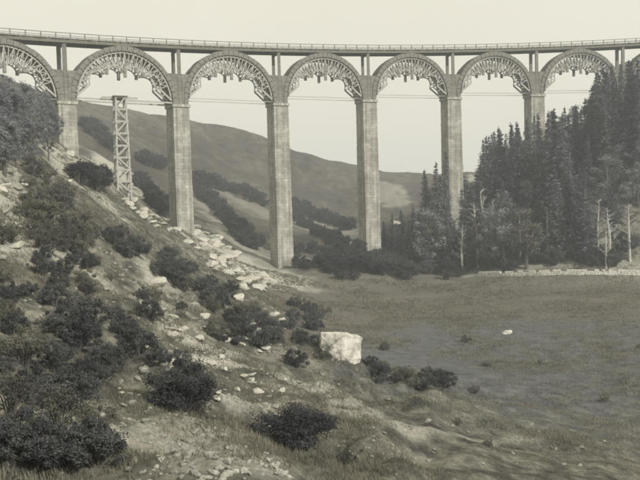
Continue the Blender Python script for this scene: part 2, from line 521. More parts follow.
wet_c = ramp(t, n_mid, [(0.3, (0.070, 0.077, 0.082)), (0.5, (0.106, 0.114, 0.120)), (0.7, (0.155, 0.163, 0.166))])
at2 = t.nodes.new('ShaderNodeAttribute'); at2.attribute_name = 'heath'
slope_c = mixc(t, at2.outputs['Fac'], slope_c, wet_c)
mead_c = mixc(t, at2.outputs['Fac'], mead_c, wet_c)
col = mixc(t, sp.outputs[1], slope_c, mead_c)
col = mixc(t, sp.outputs[2], col, far_c)
col = mixc(t, sp.outputs[0], col, bare_sunlit_c)
col = mixc(t, 1.0, col, ramp(t, n_fine, [(0.3, (0.7, 0.7, 0.7)), (0.7, (1.25, 1.25, 1.22))]), 'MULTIPLY')
t.links.new(col, b.inputs['Base Color'])
hmix = t.nodes.new('ShaderNodeMath'); hmix.operation = 'ADD'
t.links.new(n_mid, hmix.inputs[0]); t.links.new(n_fine, hmix.inputs[1])
bump(t, b, hmix.outputs[0], 0.6, 0.12)
me.materials.append(mt)
ground = link('ground', me)
ground['kind'] = 'structure'

# ---------------------------------------------------------------- viaduct
PW, PT = 2.6, 3.1           # pier width along the line, thickness across it
RING = 0.66
v0, h0 = along(0)
viaduct = empty('stone_viaduct', (v0.x, v0.y, hz(v0.x, v0.y)), 'tall curved stone viaduct of bare arch rings on slender pale piers across the valley', 'viaduct')
vinv = Vector(viaduct.location)

def vpart(name, me, p, h):
    o = link(name, me, viaduct)
    o.location = Vector((p.x, p.y, p.z)) - vinv
    o.rotation_euler = (0, 0, h)
    return o

GAP = 0.68                  # gangway top to crown of the rings
bays = []
for i in range(len(pier_s) - 1):
    pa, ha = along(pier_s[i]); pb, hb = along(pier_s[i + 1])
    c = (pa + pb) / 2
    chord = math.hypot(pb.x - pa.x, pb.y - pa.y)
    zs = along((pier_s[i] + pier_s[i + 1]) / 2)[0].z - GAP - RING - (chord - PW) / 2
    bays.append((c, math.atan2(pb.y - pa.y, pb.x - pa.x), chord, zs, 0.0))
spring = []                 # top of each pier; rings stand on stilts above it
for i in range(len(pier_s)):
    zl = [bays[k][3] for k in (i - 1, i) if 0 <= k < len(bays)]
    spring.append(min(zl))
for i, s in enumerate(pier_s):
    p, h = along(s)
    gz = min(hz(p.x + a, p.y + c) for a in (-2, 2) for c in (-2, 2)) - 1.5
    top = spring[i]
    if top - gz < 1:
        gz = top - 3
    mb = MB()
    z = top
    mb.box((0, 0, -0.22), PW + 0.36, PT + 0.36, 0.44)             # impost band
    z = -0.44
    r_ = random.Random(i)
    while z > gz - top:
        hh = 0.5
        k = 1 + 0.0035 * (-z)
        jw = r_.uniform(-0.03, 0.03); jt = r_.uniform(-0.03, 0.03)
        mb.box((r_.uniform(-.012, .012), r_.uniform(-.012, .012), z - hh / 2), PW * k + jw, PT * k + jt, hh)
        z -= hh
    vpart('pier', mb.mesh('pier', M['stone']), Vector((p.x, p.y, top)), h)
    # masonry backing between the two neighbouring rings
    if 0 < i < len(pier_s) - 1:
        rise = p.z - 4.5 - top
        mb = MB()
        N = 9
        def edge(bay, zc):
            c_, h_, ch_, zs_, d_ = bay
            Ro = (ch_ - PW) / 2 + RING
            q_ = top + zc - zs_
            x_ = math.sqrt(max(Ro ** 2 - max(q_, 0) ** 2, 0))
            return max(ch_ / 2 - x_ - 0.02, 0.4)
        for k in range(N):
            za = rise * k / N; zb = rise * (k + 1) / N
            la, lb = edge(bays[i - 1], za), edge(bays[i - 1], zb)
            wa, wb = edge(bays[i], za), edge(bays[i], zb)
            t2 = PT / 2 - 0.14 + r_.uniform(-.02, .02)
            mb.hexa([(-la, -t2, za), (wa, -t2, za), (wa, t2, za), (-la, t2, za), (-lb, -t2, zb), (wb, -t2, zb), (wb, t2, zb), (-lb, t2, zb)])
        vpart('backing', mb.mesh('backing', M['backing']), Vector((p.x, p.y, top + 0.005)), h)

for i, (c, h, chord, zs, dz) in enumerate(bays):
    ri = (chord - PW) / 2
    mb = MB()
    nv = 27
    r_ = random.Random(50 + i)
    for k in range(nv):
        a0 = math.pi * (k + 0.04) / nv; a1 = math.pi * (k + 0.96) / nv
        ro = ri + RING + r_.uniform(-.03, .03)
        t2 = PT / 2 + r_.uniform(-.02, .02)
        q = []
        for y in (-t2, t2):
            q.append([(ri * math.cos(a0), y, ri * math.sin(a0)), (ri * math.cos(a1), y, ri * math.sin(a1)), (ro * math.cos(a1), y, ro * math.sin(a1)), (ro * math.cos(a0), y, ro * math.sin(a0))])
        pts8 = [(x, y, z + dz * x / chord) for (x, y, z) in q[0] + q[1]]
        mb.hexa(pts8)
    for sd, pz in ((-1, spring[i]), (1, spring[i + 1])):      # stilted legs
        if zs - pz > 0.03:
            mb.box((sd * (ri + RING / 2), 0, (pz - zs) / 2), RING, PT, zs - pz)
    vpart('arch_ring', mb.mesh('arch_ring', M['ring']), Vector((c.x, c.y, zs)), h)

# timber centering in every arch
CL = ['timber centering under the arch that meets the bushy left hillside', 'timber centering under the arch beside the scaffold tower', 'timber centering under the arch with widest view of the far hill',
      'timber centering under the arch above the pale rubble heap', 'timber centering under the arch over the valley bottom', 'timber centering under the arch with conifer tips showing in it', 'timber centering under the arch half filled by dark trees']
def chain(fn, a0, a1, n):
    return [fn(a0 + (a1 - a0) * k / n) for k in range(n + 1)]
for i, (c, h, chord, zs, dz) in enumerate(bays):
    if i < 1 or i > 8:
        continue
    ri = (chord - PW) / 2 - 0.02
    lab = CL[min(max(i - 1, 0), 6)] if i < 8 else 'timber centering under the arch hidden among trees at the right end'
    root = empty('timber_centering', (c.x, c.y, zs), lab, 'falsework', 'timber centerings standing in the arches', h)
    sk = dz / chord
    def pt(a, r, y):
        x = r * math.cos(a)
        return Vector((x, y, r * math.sin(a) + sk * x))
    mb = MB()
    nl = 40
    for k in range(nl):                               # lagging boards under the ring
        a = math.pi * (k + 0.5) / nl
        q0 = pt(a, ri - 0.07, -PT / 2 - 0.25); q1 = pt(a, ri - 0.07, PT / 2 + 0.25)
        nrm = pt(a, 1, 0) - pt(a, 0, 0)
        mb.bar(q0, q1, 0.40, 0.10, nrm)
    mb.build('lagging', M['timber'], root)
    cus = [R(22), R(56), R(90), R(124), R(158)]
    def low(a):                                       # cusped lower chord
        for k in range(4):
            if cus[k] <= a <= cus[k + 1]:
                u = (a - cus[k]) / (cus[k + 1] - cus[k])
                return (ri - 1.5 - 1.6 * math.sin(a) ** 2) + 0.95 * math.sin(math.pi * u)
        return ri - 1.6
    for y in (-PT / 2 + 0.1, 0.0, PT / 2 - 0.1):
        mb = MB()
        for r0 in (ri - 0.3,):
            ps = chain(lambda a: pt(a, r0, y), R(4), R(176), 30)
            for a_, b_ in zip(ps[:-1], ps[1:]):
                mb.bar(a_, b_, 0.14, 0.22)
        ps = chain(lambda a: pt(a, low(a), y), cus[0], cus[-1], 28)
        for a_, b_ in zip(ps[:-1], ps[1:]):
            mb.bar(a_, b_, 0.12, 0.16)
        mb.bar(pt(R(4), ri - 0.25, y), pt(cus[0], low(cus[0]), y), 0.16, 0.26)
        mb.bar(pt(R(176), ri - 0.25, y), pt(cus[-1], low(cus[-1]), y), 0.16, 0.26)
        mb.build('rib', M['timber_pale'], root)
        mb = MB()
        n = 25
        for k in range(n):
            a = cus[0] + (cus[-1] - cus[0]) * k / (n - 1)
            mb.bar(pt(a, low(a), y), pt(a, ri - 0.3, y), 0.10, 0.12)
            if k < n - 1:
                a2 = cus[0] + (cus[-1] - cus[0]) * (k + 1) / (n - 1)
                if k % 2:
                    mb.bar(pt(a, low(a), y), pt(a2, ri - 0.3, y), 0.08, 0.10)
                else:
                    mb.bar(pt(a2, low(a2), y), pt(a, ri - 0.3, y), 0.08, 0.10)
        mb.build('web_bracing', M['timber_pale'], root)
    for a in cus[1:4]:                                # hanging posts at the cusps
        for y in (-PT / 2 + 0.1, PT / 2 - 0.1):
            mb = MB()
            p0 = pt(a, low(a) + 0.1, y)
            mb.bar(p0 + Vector((0, 0, 0.4)), p0 - Vector((0, 0, 0.95 if a == cus[2] else 0.35)), 0.42, 0.3)
            mb.build('hanger_post', M['timber'], root)
    for y in (-PT / 2 + 0.1, PT / 2 - 0.1):
        mb = MB()
        mb.bar(pt(math.pi, ri + 0.0, y) + Vector((0, 0, 0.15)), pt(0, ri + 0.0, y) + Vector((0, 0, 0.15)), 0.14, 0.22 if i == 2 else 0.07)
        mb.build('tie_beam', M['timber_pale'], root)

# service gangway on top
p_s, h_s = along(pier_s[0] - 4)
gang = empty('service_gangway', (v0.x, v0.y, v0.z), 'long dark timber gangway with thin handrails running along the top of the viaduct', 'gangway')
gl = Vector(gang.location)
def gp(s, lat, dz_):
    p, h = along(s)
    return Vector((p.x - math.sin(h) * lat, p.y + math.cos(h) * lat, p.z + dz_)) - gl
s_a, s_b = pier_s[0] - 6, pier_s[-1] + 6
ns = 44
sv = np.linspace(s_a, s_b, ns)
for lat in (-1.45, 1.45):
    for k in range(ns - 1):
        mb = MB()
        mb.bar(gp(sv[k], lat, -0.42), gp(sv[k + 1], lat, -0.42), 0.3, 0.48)
        mb.build('stringer', M['timber_dark'], gang)
    mb = MB()
    for k in range(ns - 1):
        mb.bar(gp(sv[k], lat, 0.72), gp(sv[k + 1], lat, 0.72), 0.08, 0.10)
        mb.bar(gp(sv[k], lat, 0.34), gp(sv[k + 1], lat, 0.34), 0.06, 0.08)
    mb.build('handrail', M['timber'], gang)
    rp = MB(); rp.box((0, 0, 0.4), 0.13, 0.13, 0.95)
    rpm = rp.mesh('rail_post', M['timber'])
    for s in np.arange(s_a + 1, s_b - 1, 2.1):
        o = link('rail_post', rpm, gang)
        o.location = gp(s, lat, -0.1); o.rotation_euler = (0, 0, along(s)[1])
mb = MB()
r_ = random.Random(4)
for s in np.arange(s_a, s_b, 0.3):
    e = r_.uniform(-.08, .08)
    mb.bar(gp(s, -1.75 + e, -0.11), gp(s, 1.75 + e, -0.11), 0.27, 0.10)
pk = mb.build('planking', M['timber'], gang); pk['kind'] = 'stuff'
for i, s in enumerate(pier_s):
    if i == 0 or i == len(pier_s) - 1:
        continue
    p, h = along(s)
    zb = p.z - 4.5 - gl.z
    for ds in (0.0,):
        for lat in (-1.2, 1.2):
            a = gp(s + ds, lat, 0); top_z = a.z - 0.66
            mb = MB()
            w = 0.5
            mb.bar((a.x, a.y, zb - 0.05), (a.x, a.y, top_z), w, w)
            mb.build('trestle_post', M['timber'], gang)
        mb = MB()
        if ds == 0:
            mb.bar(gp(s, -1.2, -0.9), gp(s, 1.2, -0.9), 0.2, 0.25)
            mb.build('cross_beam', M['timber'], gang)

# timber scaffold tower standing inside the arch next to the hillside
tb = P(123, 186, 114.0)
tz = hz(tb.x, tb.y)
tower = empty('scaffold_tower', (tb.x, tb.y, tz), 'slender pale timber scaffold tower standing alone between two left piers', 'scaffold', None, h0)
th = P(121, 97, 114.0).z - tz
hw = 0.72
for sx in (-1, 1):
    for sy in (-1, 1):
        mb = MB()
        mb.bar((sx * hw * 1.35, sy * hw * 1.35, -1.5), (sx * hw, sy * hw, th), 0.26, 0.26)
        mb.build('leg', M['timber_pale'], tower)
nlev = 8
for k in range(nlev):
    z0 = th * k / nlev; z1 = th * (k + 1) / nlev
    f0 = hw * (1.35 - 0.35 * k / nlev); f1 = hw * (1.35 - 0.35 * (k + 1) / nlev)
    mb = MB()
    for sy in (-1, 1):
        mb.bar((-f1 - .2, sy * f1, z1 - .1), (f1 + .2, sy * f1, z1 - .1), 0.14, 0.22)
        mb.bar((sy * f1, -f1 - .2, z1 - .3), (sy * f1, f1 + .2, z1 - .3), 0.14, 0.22)
    mb.build('ledger', M['timber_pale'], tower)
    mb = MB()
    for sy in (-1, 1):
        d = 1 if k % 2 else -1
        mb.bar((-f0 * d, sy * (f0 + .1), z0), (f1 * d, sy * (f1 + .1), z1), 0.1, 0.2)
        mb.bar((sy * (f0 + .1), -f0 * d, z0), (sy * (f1 + .1), f1 * d, z1), 0.1, 0.2)
    mb.build('brace', M['timber_pale'], tower)
mb = MB()
for k in range(7):
    mb.box((-0.93 + 0.31 * k, 0, th + 0.06), 0.28, 2.2, 0.09)
mb.build('platform', M['timber_pale'], tower)
mb = MB()
mb.bar((-2.6, 0, th - 0.1), (2.6, 0, th - 0.1), 0.2, 0.26)
mb.build('cap_beam', M['timber_pale'], tower)

# ---------------------------------------------------------------- vegetation meshes
def rvec(r_):
    while True:
        v = Vector((r_.uniform(-1, 1), r_.uniform(-1, 1), r_.uniform(-1, 1)))
        if 0.05 < v.length < 1:
            return v.normalized()

def leaf(mb, c, n, size, r_):
    u = n.cross(rvec(r_))
    if u.length < 1e-3:
        u = Vector((1, 0, 0))
    u.normalize()
    v = n.cross(u)
    b = len(mb.v)
    L_ = size * r_.uniform(0.7, 1.3); w = L_ * r_.uniform(0.4, 0.6)
    mb.v += [tuple(c - u * L_), tuple(c + v * w), tuple(c + u * L_), tuple(c - v * w)]
    mb.f.append((b, b + 1, b + 2, b + 3))

def shrub_meshes(seed, leafmat, nclump=38, per=150, size=0.042):
    """unit shrub: about 2 wide, 1.3 high"""
    r_ = random.Random(seed)
    st = MB(); lf = MB()
    for k in range(nclump):
        a = r_.uniform(0, 2 * math.pi)
        rr = math.sqrt(r_.random()) * 0.85
        hgt = (1.0 - 0.55 * rr ** 2) * r_.uniform(0.3, 1.3)
        c = Vector((rr * math.cos(a), rr * math.sin(a), max(0.12, hgt)))
        mid = Vector((c.x * 0.45, c.y * 0.45, c.z * 0.55))
        st.tube([(c.x * .08, c.y * .08, -0.25), mid, c], [0.03, 0.02, 0.006], 5)
        if r_.random() < 0.4:          # a bare or thinly leaved shoot
            tip = c + Vector((c.x * .25 + r_.uniform(-.1, .1), c.y * .25 + r_.uniform(-.1, .1), r_.uniform(.2, .5)))
            st.tube([c, tip], [0.008, 0.003], 4)
            for j in range(r_.choice((0, 8, 22))):
                leaf(lf, c.lerp(tip, r_.random()) + rvec(r_) * .05, rvec(r_), size * .8, r_)
        cr = r_.uniform(0.10, 0.34)
        for j in range(per):
            d = rvec(r_)
            p = c + Vector((d.x, d.y, d.z * 0.8)) * cr * (r_.random() ** 0.45)
            if p.z < -0.1:
                continue
            leaf(lf, p, (d + rvec(r_) * 0.8).normalized(), size, r_)
    return st.mesh('stem', M['bark']), lf.mesh('foliage', leafmat)

def conifer_meshes(seed, mat, Ht=12.0):
    r_ = random.Random(seed)
    st = MB(); lf = MB()
    lean = Vector((r_.uniform(-.3, .3), r_.uniform(-.3, .3), 0))
    tk = [Vector((lean.x * t, lean.y * t, -0.8 + (Ht + 0.8) * t)) for t in (0, .3, .6, .85, 1)]
    st.tube(tk, [0.24, 0.19, 0.12, 0.05, 0.015], 7)
    z = r_.uniform(0.8, 2.0)
    base_r = r_.uniform(1.7, 2.4)
    while z < Ht - 0.2:
        tt = z / Ht
        nb = r_.randint(5, 8)
        rad = base_r * (1 - tt) ** 0.85 + 0.12
        a0 = r_.uniform(0, 6.28)
        for k in range(nb):
            if r_.random() < 0.12:
                continue
            a = a0 + k * 6.283 / nb + r_.uniform(-.35, .35)
            ln = rad * r_.uniform(0.55, 1.15)
            ctr = Vector((lean.x * tt, lean.y * tt, z))
            tip = ctr + Vector((math.cos(a) * ln, math.sin(a) * ln, -ln * r_.uniform(0.1, 0.42)))
            if ln > 0.7:
                st.tube([ctr, tip], [0.035, 0.01], 4)
            m_ = int(5 + ln * 13)
            for j in range(m_):
                u = (j + r_.random()) / m_
                p = ctr.lerp(tip, 0.12 + 0.88 * u)
                spread = 0.30 * ln * (1 - 0.55 * u) + 0.05
                p = p + Vector((r_.gauss(0, spread * .55), r_.gauss(0, spread * .55), r_.gauss(-0.06, 0.10)))
                n = (Vector((r_.gauss(0, .5), r_.gauss(0, .5), 1))).normalized()
                leaf(lf, p, n, 0.16 + 0.06 * (1 - tt), r_)
        z += r_.uniform(0.30, 0.52)
    for j in range(16):
        leaf(lf, Vector((lean.x + r_.gauss(0, .06), lean.y + r_.gauss(0, .06), Ht - r_.random() * 0.9)), rvec(r_), 0.12, r_)
    return st.mesh('trunk', M['bark']), lf.mesh('crown', mat)

def broad_meshes(seed, mat, Ht=9.0, rx=2.6):
    r_ = random.Random(seed)
    st = MB(); lf = MB()
    top = Vector((r_.uniform(-.4, .4), r_.uniform(-.4, .4), Ht * 0.6))
    st.tube([(0, 0, -0.8), (top.x * .3, top.y * .3, Ht * .25), top], [0.26, 0.2, 0.09], 7)
    for k in range(34):
        a = r_.uniform(0, 6.283)
        u = r_.random()
        z = Ht * (0.25 + 0.75 * u)
        prof = math.sin(math.pi * (0.12 + 0.85 * u)) ** 0.7
        rr = rx * prof * math.sqrt(r_.random())
        c = Vector((rr * math.cos(a), rr * math.sin(a), z))
        s0 = Vector((top.x * .5, top.y * .5, min(z * .7, Ht * .55)))
        st.tube([s0, s0.lerp(c, .5) + Vector((0, 0, .15)), c], [0.07, 0.04, 0.012], 4)
        cr = r_.uniform(0.5, 1.05)
        for j in range(95):
            d = rvec(r_)
            p = c + Vector((d.x, d.y, d.z * .8)) * cr * (r_.random() ** .45)
            leaf(lf, p, (d + rvec(r_) * .8).normalized(), 0.14, r_)
    return st.mesh('trunk', M['bark']), lf.mesh('crown', mat)

SHR = [shrub_meshes(k, M['leaf']) for k in range(5)]
SHD = [shrub_meshes(10 + k, M['leaf_dark']) for k in range(3)]
SHP = [shrub_meshes(20 + k, M['leaf_pale'], 26, 120, 0.04) for k in range(3)]
BIG = [shrub_meshes(40 + k, M['leaf_dark'], 70, 170, 0.032) for k in range(2)]
CON = [conifer_meshes(60 + k, M['needle'], 12.0) for k in range(5)]
BRD = [broad_meshes(80 + k, M['broad'], 9.0) for k in range(4)]
BRP = [broad_meshes(90 + k, M['leaf_pale'], 9.0, 2.2) for k in range(2)]

def plant(name, part_names, meshes, loc, scale, rz, label, cat, group, sz=None):
    root = empty(name, loc, label, cat, group, rz)
    root.scale = (scale, scale, sz if sz else scale)
    if cat == 'tree':
        root.rotation_euler = (random.gauss(0, .025), random.gauss(0, .025), rz)
        k_ = random.uniform(0.75, 1.35)
        root.scale = (scale * k_, scale * k_ * random.uniform(.85, 1.15), sz if sz else scale)
    for nme, me_ in zip(part_names, meshes):
        link(nme, me_, root)
    return root
def shrub(loc, scale, label, group, meshes, sz=None):
    return plant('bush', ('stem', 'foliage'), meshes, loc, scale, random.uniform(0, 6.28), label, 'bush', group, sz)

def in_poly(x, y, poly):
    c = False
    n = len(poly)
    for i in range(n):
        x1, y1 = poly[i]; x2, y2 = poly[(i + 1) % n]
        if (y1 > y) != (y2 > y) and x < (x2 - x1) * (y - y1) / (y2 - y1) + x1:
            c = not c
    return c

def sample_poly(poly, n, seed):
    r_ = random.Random(seed)
    xs = [p[0] for p in poly]; ys = [p[1] for p in poly]
    o = []
    guard = 0
    while len(o) < n and guard < n * 60:
        guard += 1
        x, y = r_.uniform(min(xs), max(xs)), r_.uniform(min(ys), max(ys))
        if in_poly(x, y, poly):
            o.append((x, y))
    return o

# thickets on the left hillside
def thicket(poly, n, seed, smin, smax, label, group, meshset):
    for (x, y) in sample_poly(poly, n, seed):
        g = hit(x, y)
        if g is None or g.y < 9:
            continue
        s = random.uniform(smin, smax)
        if meshset is SHR and random.random() < 0.22:
            shrub(g, min(s, 0.034 * g.y + 0.12), label.replace('dark ', 'pale ').replace('small scattered', 'small pale'), group, random.choice(SHP)); continue
        s = min(s, 0.034 * g.y + 0.12)
        shrub(g + Vector((0, 0, -0.05)), s, label, group, random.choice(meshset))
thicket([(30,208),(60,210),(105,224),(190,262),(250,306),(295,350),(262,350),(190,305),(100,246),(30,225)], 42, 1, 0.7, 1.5, 'dark leafy bush in the band running down beside the pale rubble slope', 'bushes along the edge of the rubble slope', SHR)
thicket([(0,255),(60,235),(110,270),(130,330),(105,405),(0,425)], 50, 2, 0.32, 0.75, 'dark leafy bush in the thicket covering the near left hillside', 'bushes of the left thicket', SHR)
thicket([(20,175),(55,170),(80,215),(110,250),(60,260),(0,250)], 20, 3, 0.8, 1.6, 'paler leafy bush on the open slope above the left thicket', 'pale bushes on the left slope', SHP)
thicket([(285,300),(325,312),(322,345),(335,372),(290,372)], 18, 4, 0.7, 1.3, 'dark bush crowding around the white boulder', 'bushes around the white boulder', SHR)
thicket([(352,362),(440,378),(445,392),(360,388)], 12, 5, 0.5, 0.9, 'low dark bush on the bank below the white boulder', 'low bushes on the bank', SHR)
thicket([(0,430),(110,420),(120,480),(0,480)], 10, 6, 0.3, 0.5, 'small dark bush among grass at the near foot of the left thicket', 'small bushes near the thicket', SHR)
thicket([(130,290),(290,300),(290,420),(130,400)], 18, 7, 0.35, 0.8, 'small scattered bush on the stony slope between pale ledges', 'scattered bushes on the stony slope', SHR)
thicket([(360,340),(640,335),(640,400),(420,395)], 8, 8, 0.3, 0.6, 'low bush dotted over the lower meadow bank', 'low bushes on the meadow bank', SHP)
thicket([(300,395),(640,400),(640,478),(300,478)], 5, 9, 0.2, 0.4, 'small pale scrub plant on the grassy foreground slope', 'scrub plants of the foreground', SHP)
for (x, y, s, sz, lab, k) in ((181, 412, 1.35, 1.35, 'large dense dark bush standing alone amid pale stony ledges', 0), (296, 450, 1.65, 0.95, 'broad low dark bush spreading on the foreground slope', 1)):
    g = hit(x, y)
    shrub(g, s * g.y / 26, lab, None, BIG[k], sz * g.y / 26)

# small trees above the left thicket, below the first arch
for (x, y) in sample_poly([(-20,110),(35,105),(62,150),(55,185),(-20,175)], 34, 11):
    g = hit(x, y)
    if g is None:
        continue
    s = random.uniform(0.4, 0.66)
    plant('tree', ('trunk', 'crown'), random.choice(BRD), g, s, random.uniform(0, 6.28), 'short dark tree on the hillside under the leftmost arch', 'tree', 'short trees under the leftmost arch')

# rows of bushes on the far hillside, seen through the arches
rows = [([(190,180),(225,186),(266,203)], 16, 2.0), ([(198,190),(225,215),(258,250)], 16, 2.0), ([(138,178),(152,196),(168,216)], 12, 1.7), ([(292,205),(320,215),(352,228)], 14, 2.0), ([(85,125),(105,140),(118,150)], 12, 2.0), ([(290,215),(325,235),(345,246)], 12, 1.7), ([(140,158),(165,166)], 8, 1.8), ([(80,180),(100,185)],5,1.5)]
HL = ['upper long hedge on the far hillside, seen between the second and third pier', 'lower hedge running down the far hillside to the foot of the third pier', 'short hedge dropping down the slope beside the second pier', 'hedge crossing the far hillside between third and fourth pier', 'dark hedge high on the far hillside behind the scaffold tower', 'lower hedge ending in the valley bottom behind the fourth pier', 'small hedge on the far hillside just left of the second pier', 'short hedge above the bank by the first pier']
for k, (pl, n, s) in enumerate(rows):
    hroot = None
    n = int(n * 2.0); s *= 1.15
    for j in range(n):
        u = (j + 0.5 * random.random()) / n * (len(pl) - 1)
        a = int(u); w = u - a
        a = min(a, len(pl) - 2)
        x = pl[a][0] * (1 - w) + pl[a + 1][0] * w; y = pl[a][1] * (1 - w) + pl[a + 1][1] * w
        g = hit(x, y + 4 + random.uniform(-3, 3), 130)
        if g is None:
            continue
        if hroot is None:
            hroot = empty('hedge', g, HL[k], 'hedge', 'hedges on the far hillside')
        sc_ = s * random.uniform(0.7, 1.3)
        ms = random.choice(SHD); az = random.uniform(0, 6.28)
        bo = link('bush_foliage', ms[1], hroot)
        bo.location = g - hroot.location; bo.scale = (sc_,) * 3; bo.rotation_euler = (0, 0, az)
        bo2 = link('bush_stem', ms[0], bo)
for (x, y) in sample_poly([(290,258),(300,250),(362,252),(400,240),(470,236),(472,278),(420,283),(340,281),(300,270)], 66, 14):
    g = hit(x, y, 110)
    if g is not None and g.y < 175:
        shrub(g, random.uniform(1.1, 2.3), 'dark bush in the scrub filling the valley bottom round the middle piers', 'scrub of the valley bottom', random.choice(SHD))

# wooded slope on the right
SKX = [360, 372, 400, 430, 455, 490, 520, 545, 590, 600, 640, 700, 800]
SKY_ = [195, 186, 178, 165, 148, 127, 122, 112, 100, 66, 56, 40, 10]
gaps = [((472,175),(480,210),0), ((480,210),(484,250),0), ((556,180),(585,205),0), ((585,205),(606,230),0), ((606,230),(608,268),0)]
def gap_d(x, y):
    best = 1e9
    for (a, b2, _) in gaps:
        ax, ay = a; bx2, by2 = b2
        t_ = max(0, min(1, ((x - ax) * (bx2 - ax) + (y - ay) * (by2 - ay)) / ((bx2 - ax) ** 2 + (by2 - ay) ** 2)))
        best = min(best, math.hypot(x - ax - t_ * (bx2 - ax), y - ay - t_ * (by2 - ay)))
    return best
placed = []
r_ = random.Random(99)
tries = 0
while len(placed) < 230 and tries < 9000:
    tries += 1
    y = r_.uniform(121, 178)
    px = r_.uniform(425, 740)
    x = (px - 320) / F * y
    z = hz(x, y)
    qx, qy = proj((x, y, z))
    if z < 1.4 or qy > 272:
        continue
    if min((math.hypot(x - a, y - b2) for a, b2 in placed), default=9) < 2.1:
        continue
    lim_y = float(np.interp(qx, SKX, SKY_)) + r_.uniform(0, 10)
    hmax = P(qx, lim_y, y).z - z
    conif = r_.random() < 0.55
    hgt = min(r_.uniform(8, 15) if conif else r_.uniform(5, 10), hmax)
    if 8 < hmax < 21 and r_.random() < 0.6 and conif:
        hgt = hmax
    if hgt < 3:
        continue
    if gap_d(qx, qy - 10) < 7 and hgt > 3:
        hgt = min(hgt, 3.2)
    # keep clear of the masonry
    bad = False
    for s in pier_s:
        p, h = along(s)
        if math.hypot(p.x - x, p.y - y) < 3.2:
            bad = True
    # distance across the line of the viaduct
    ds = min((math.hypot(along(s)[0].x - x, along(s)[0].y - y) for s in np.arange(30, 130, 3.0)))
    if ds < 3.6 and z + hgt > 22:
        bad = True
    if bad:
        continue
    placed.append((x, y))
    side = 'front of' if y < np.interp(x, [along(s)[0].x for s in (0, 40, 80, 120)], [along(s)[0].y for s in (0, 40, 80, 120)]) else 'behind'
    if conif:
        plant('conifer_tree', ('trunk', 'crown'), r_.choice(CON), (x, y, z), hgt / 12 * r_.uniform(0.9, 1.15), r_.uniform(0, 6.28),
              'dark spiky conifer on the wooded right slope in ' + 'front of the viaduct' if side == 'front of' else 'dark spiky conifer on the wooded right slope behind the viaduct', 'tree', 'conifers of the right slope, ' + side + ' the viaduct', hgt / 12)
    else:
        plant('tree', ('trunk', 'crown'), r_.choice(BRD + BRP), (x, y, z), max(hgt / 9, .5), r_.uniform(0, 6.28),
              'rounded leafy tree on the wooded right slope in ' + 'front of the viaduct' if side == 'front of' else 'rounded leafy tree on the wooded right slope behind the viaduct', 'tree', 'broadleaf trees of the right slope, ' + side + ' the viaduct', hgt / 9)
for px, y, hgt in ((384,146,7.5),(391,144,8.5),(379,150,8),(403,143,9),(413,142,10),(398,136,7),(408,135,8),(419,134,9.5),(431,132,11),(440,133,13.5),(447,130,8),(467,133,13),(475,134,15),(484,131,7.5),(426,129,6)):
    x = (px - 320) / F * y
    z = hz(x, y)
    plant('conifer_tree', ('trunk', 'crown'), r_.choice(CON), (x, y, z), hgt / 12 * 1.15, r_.uniform(0, 6.28), 'dark conifer in the clump between the fourth and fifth piers', 'tree', 'conifers between the fourth and fifth piers', hgt / 12)
for px, ytop, y in ((445,150,133),(488,136,139),(496,131,141),(504,128,138),(512,127,140),(519,122,138),(526,118,139),(533,115,138),(540,113,140),(548,111,139),(557,110,141),(566,106,140),(576,104,141),(586,98,139),(594,86,140),(601,70,139),(607,66,141),(614,63,140),(622,62,138),(631,60,140),(640,58,139),(650,55,140),(662,52,139),(612,92,133),(628,88,132),(645,84,132)):
    x = (px - 320) / F * y
    z = hz(x, y)
    hgt = min(P(px, ytop, y).z - z, 24)
    plant('conifer_tree', ('trunk', 'crown'), r_.choice(CON), (x, y, z), (hgt / 12) ** 0.7, r_.uniform(0, 6.28), 'tall dark conifer hiding the lower half of the right-hand piers', 'tree', 'tall conifers before the right-hand piers', hgt / 12)
M['pale_bark'] = mat_simple('pale_bark', [(0.3, (0.30, 0.295, 0.27)), (0.7, (0.52, 0.51, 0.47))], 6.0, stretch=(1, 1, 0.3))
def bare_meshes(seed):
    r3 = random.Random(seed)
    st = MB(); br = MB()
    top = Vector((r3.uniform(-.5, .5), r3.uniform(-.5, .5), 10))
    bend = Vector((r3.uniform(-.4, .4), r3.uniform(-.4, .4), 5))
    st.tube([(0, 0, -.8), bend * .5, bend, top * .8, top], [.26, .22, .17, .09, .02], 7)
    for k in range(26):
        u = r3.uniform(.3, .98)
        b0 = (bend * (u / .5) if u < .5 else bend.lerp(top, (u - .5) / .5))
        a = r3.uniform(0, 6.28); ln = 2.4 * (1.1 - u) + .3
        tip = b0 + Vector((math.cos(a) * ln, math.sin(a) * ln, ln * r3.uniform(.3, .9)))
        br.tube([b0, b0.lerp(tip, .5) + Vector((0, 0, .1)), tip], [.05, .03, .008], 4)
        for j in range(4):
            q = b0.lerp(tip, r3.uniform(.35, .9))
            br.tube([q, q + rvec(r3) * .5 + Vector((0, 0, .25))], [.018, .005], 3)
    return st.mesh('trunk', M['pale_bark']), br.mesh('branches', M['pale_bark'])
BARET = [bare_meshes(300 + k) for k in range(3)]
for px, yb, y, hgt in ((478,250,128,11),(486,246,129,12),(491,244,130,10),(462,256,127,8),(606,270,118,7),(610,262,119,9),(598,240,122,8),(585,222,125,8),(560,235,124,9),(548,240,124,8),(630,250,119,9),(520,248,125,8)):
    x = (px - 320) / F * y
    plant('bare_tree', ('trunk', 'branches'), r_.choice(BARET), (x, y, hz(x, y)), hgt / 10, r_.uniform(0, 6.28), 'slender pale bare-branched tree standing out at the edge of the dark right-hand wood', 'tree', 'pale bare trees of the right-hand wood', hgt / 10)
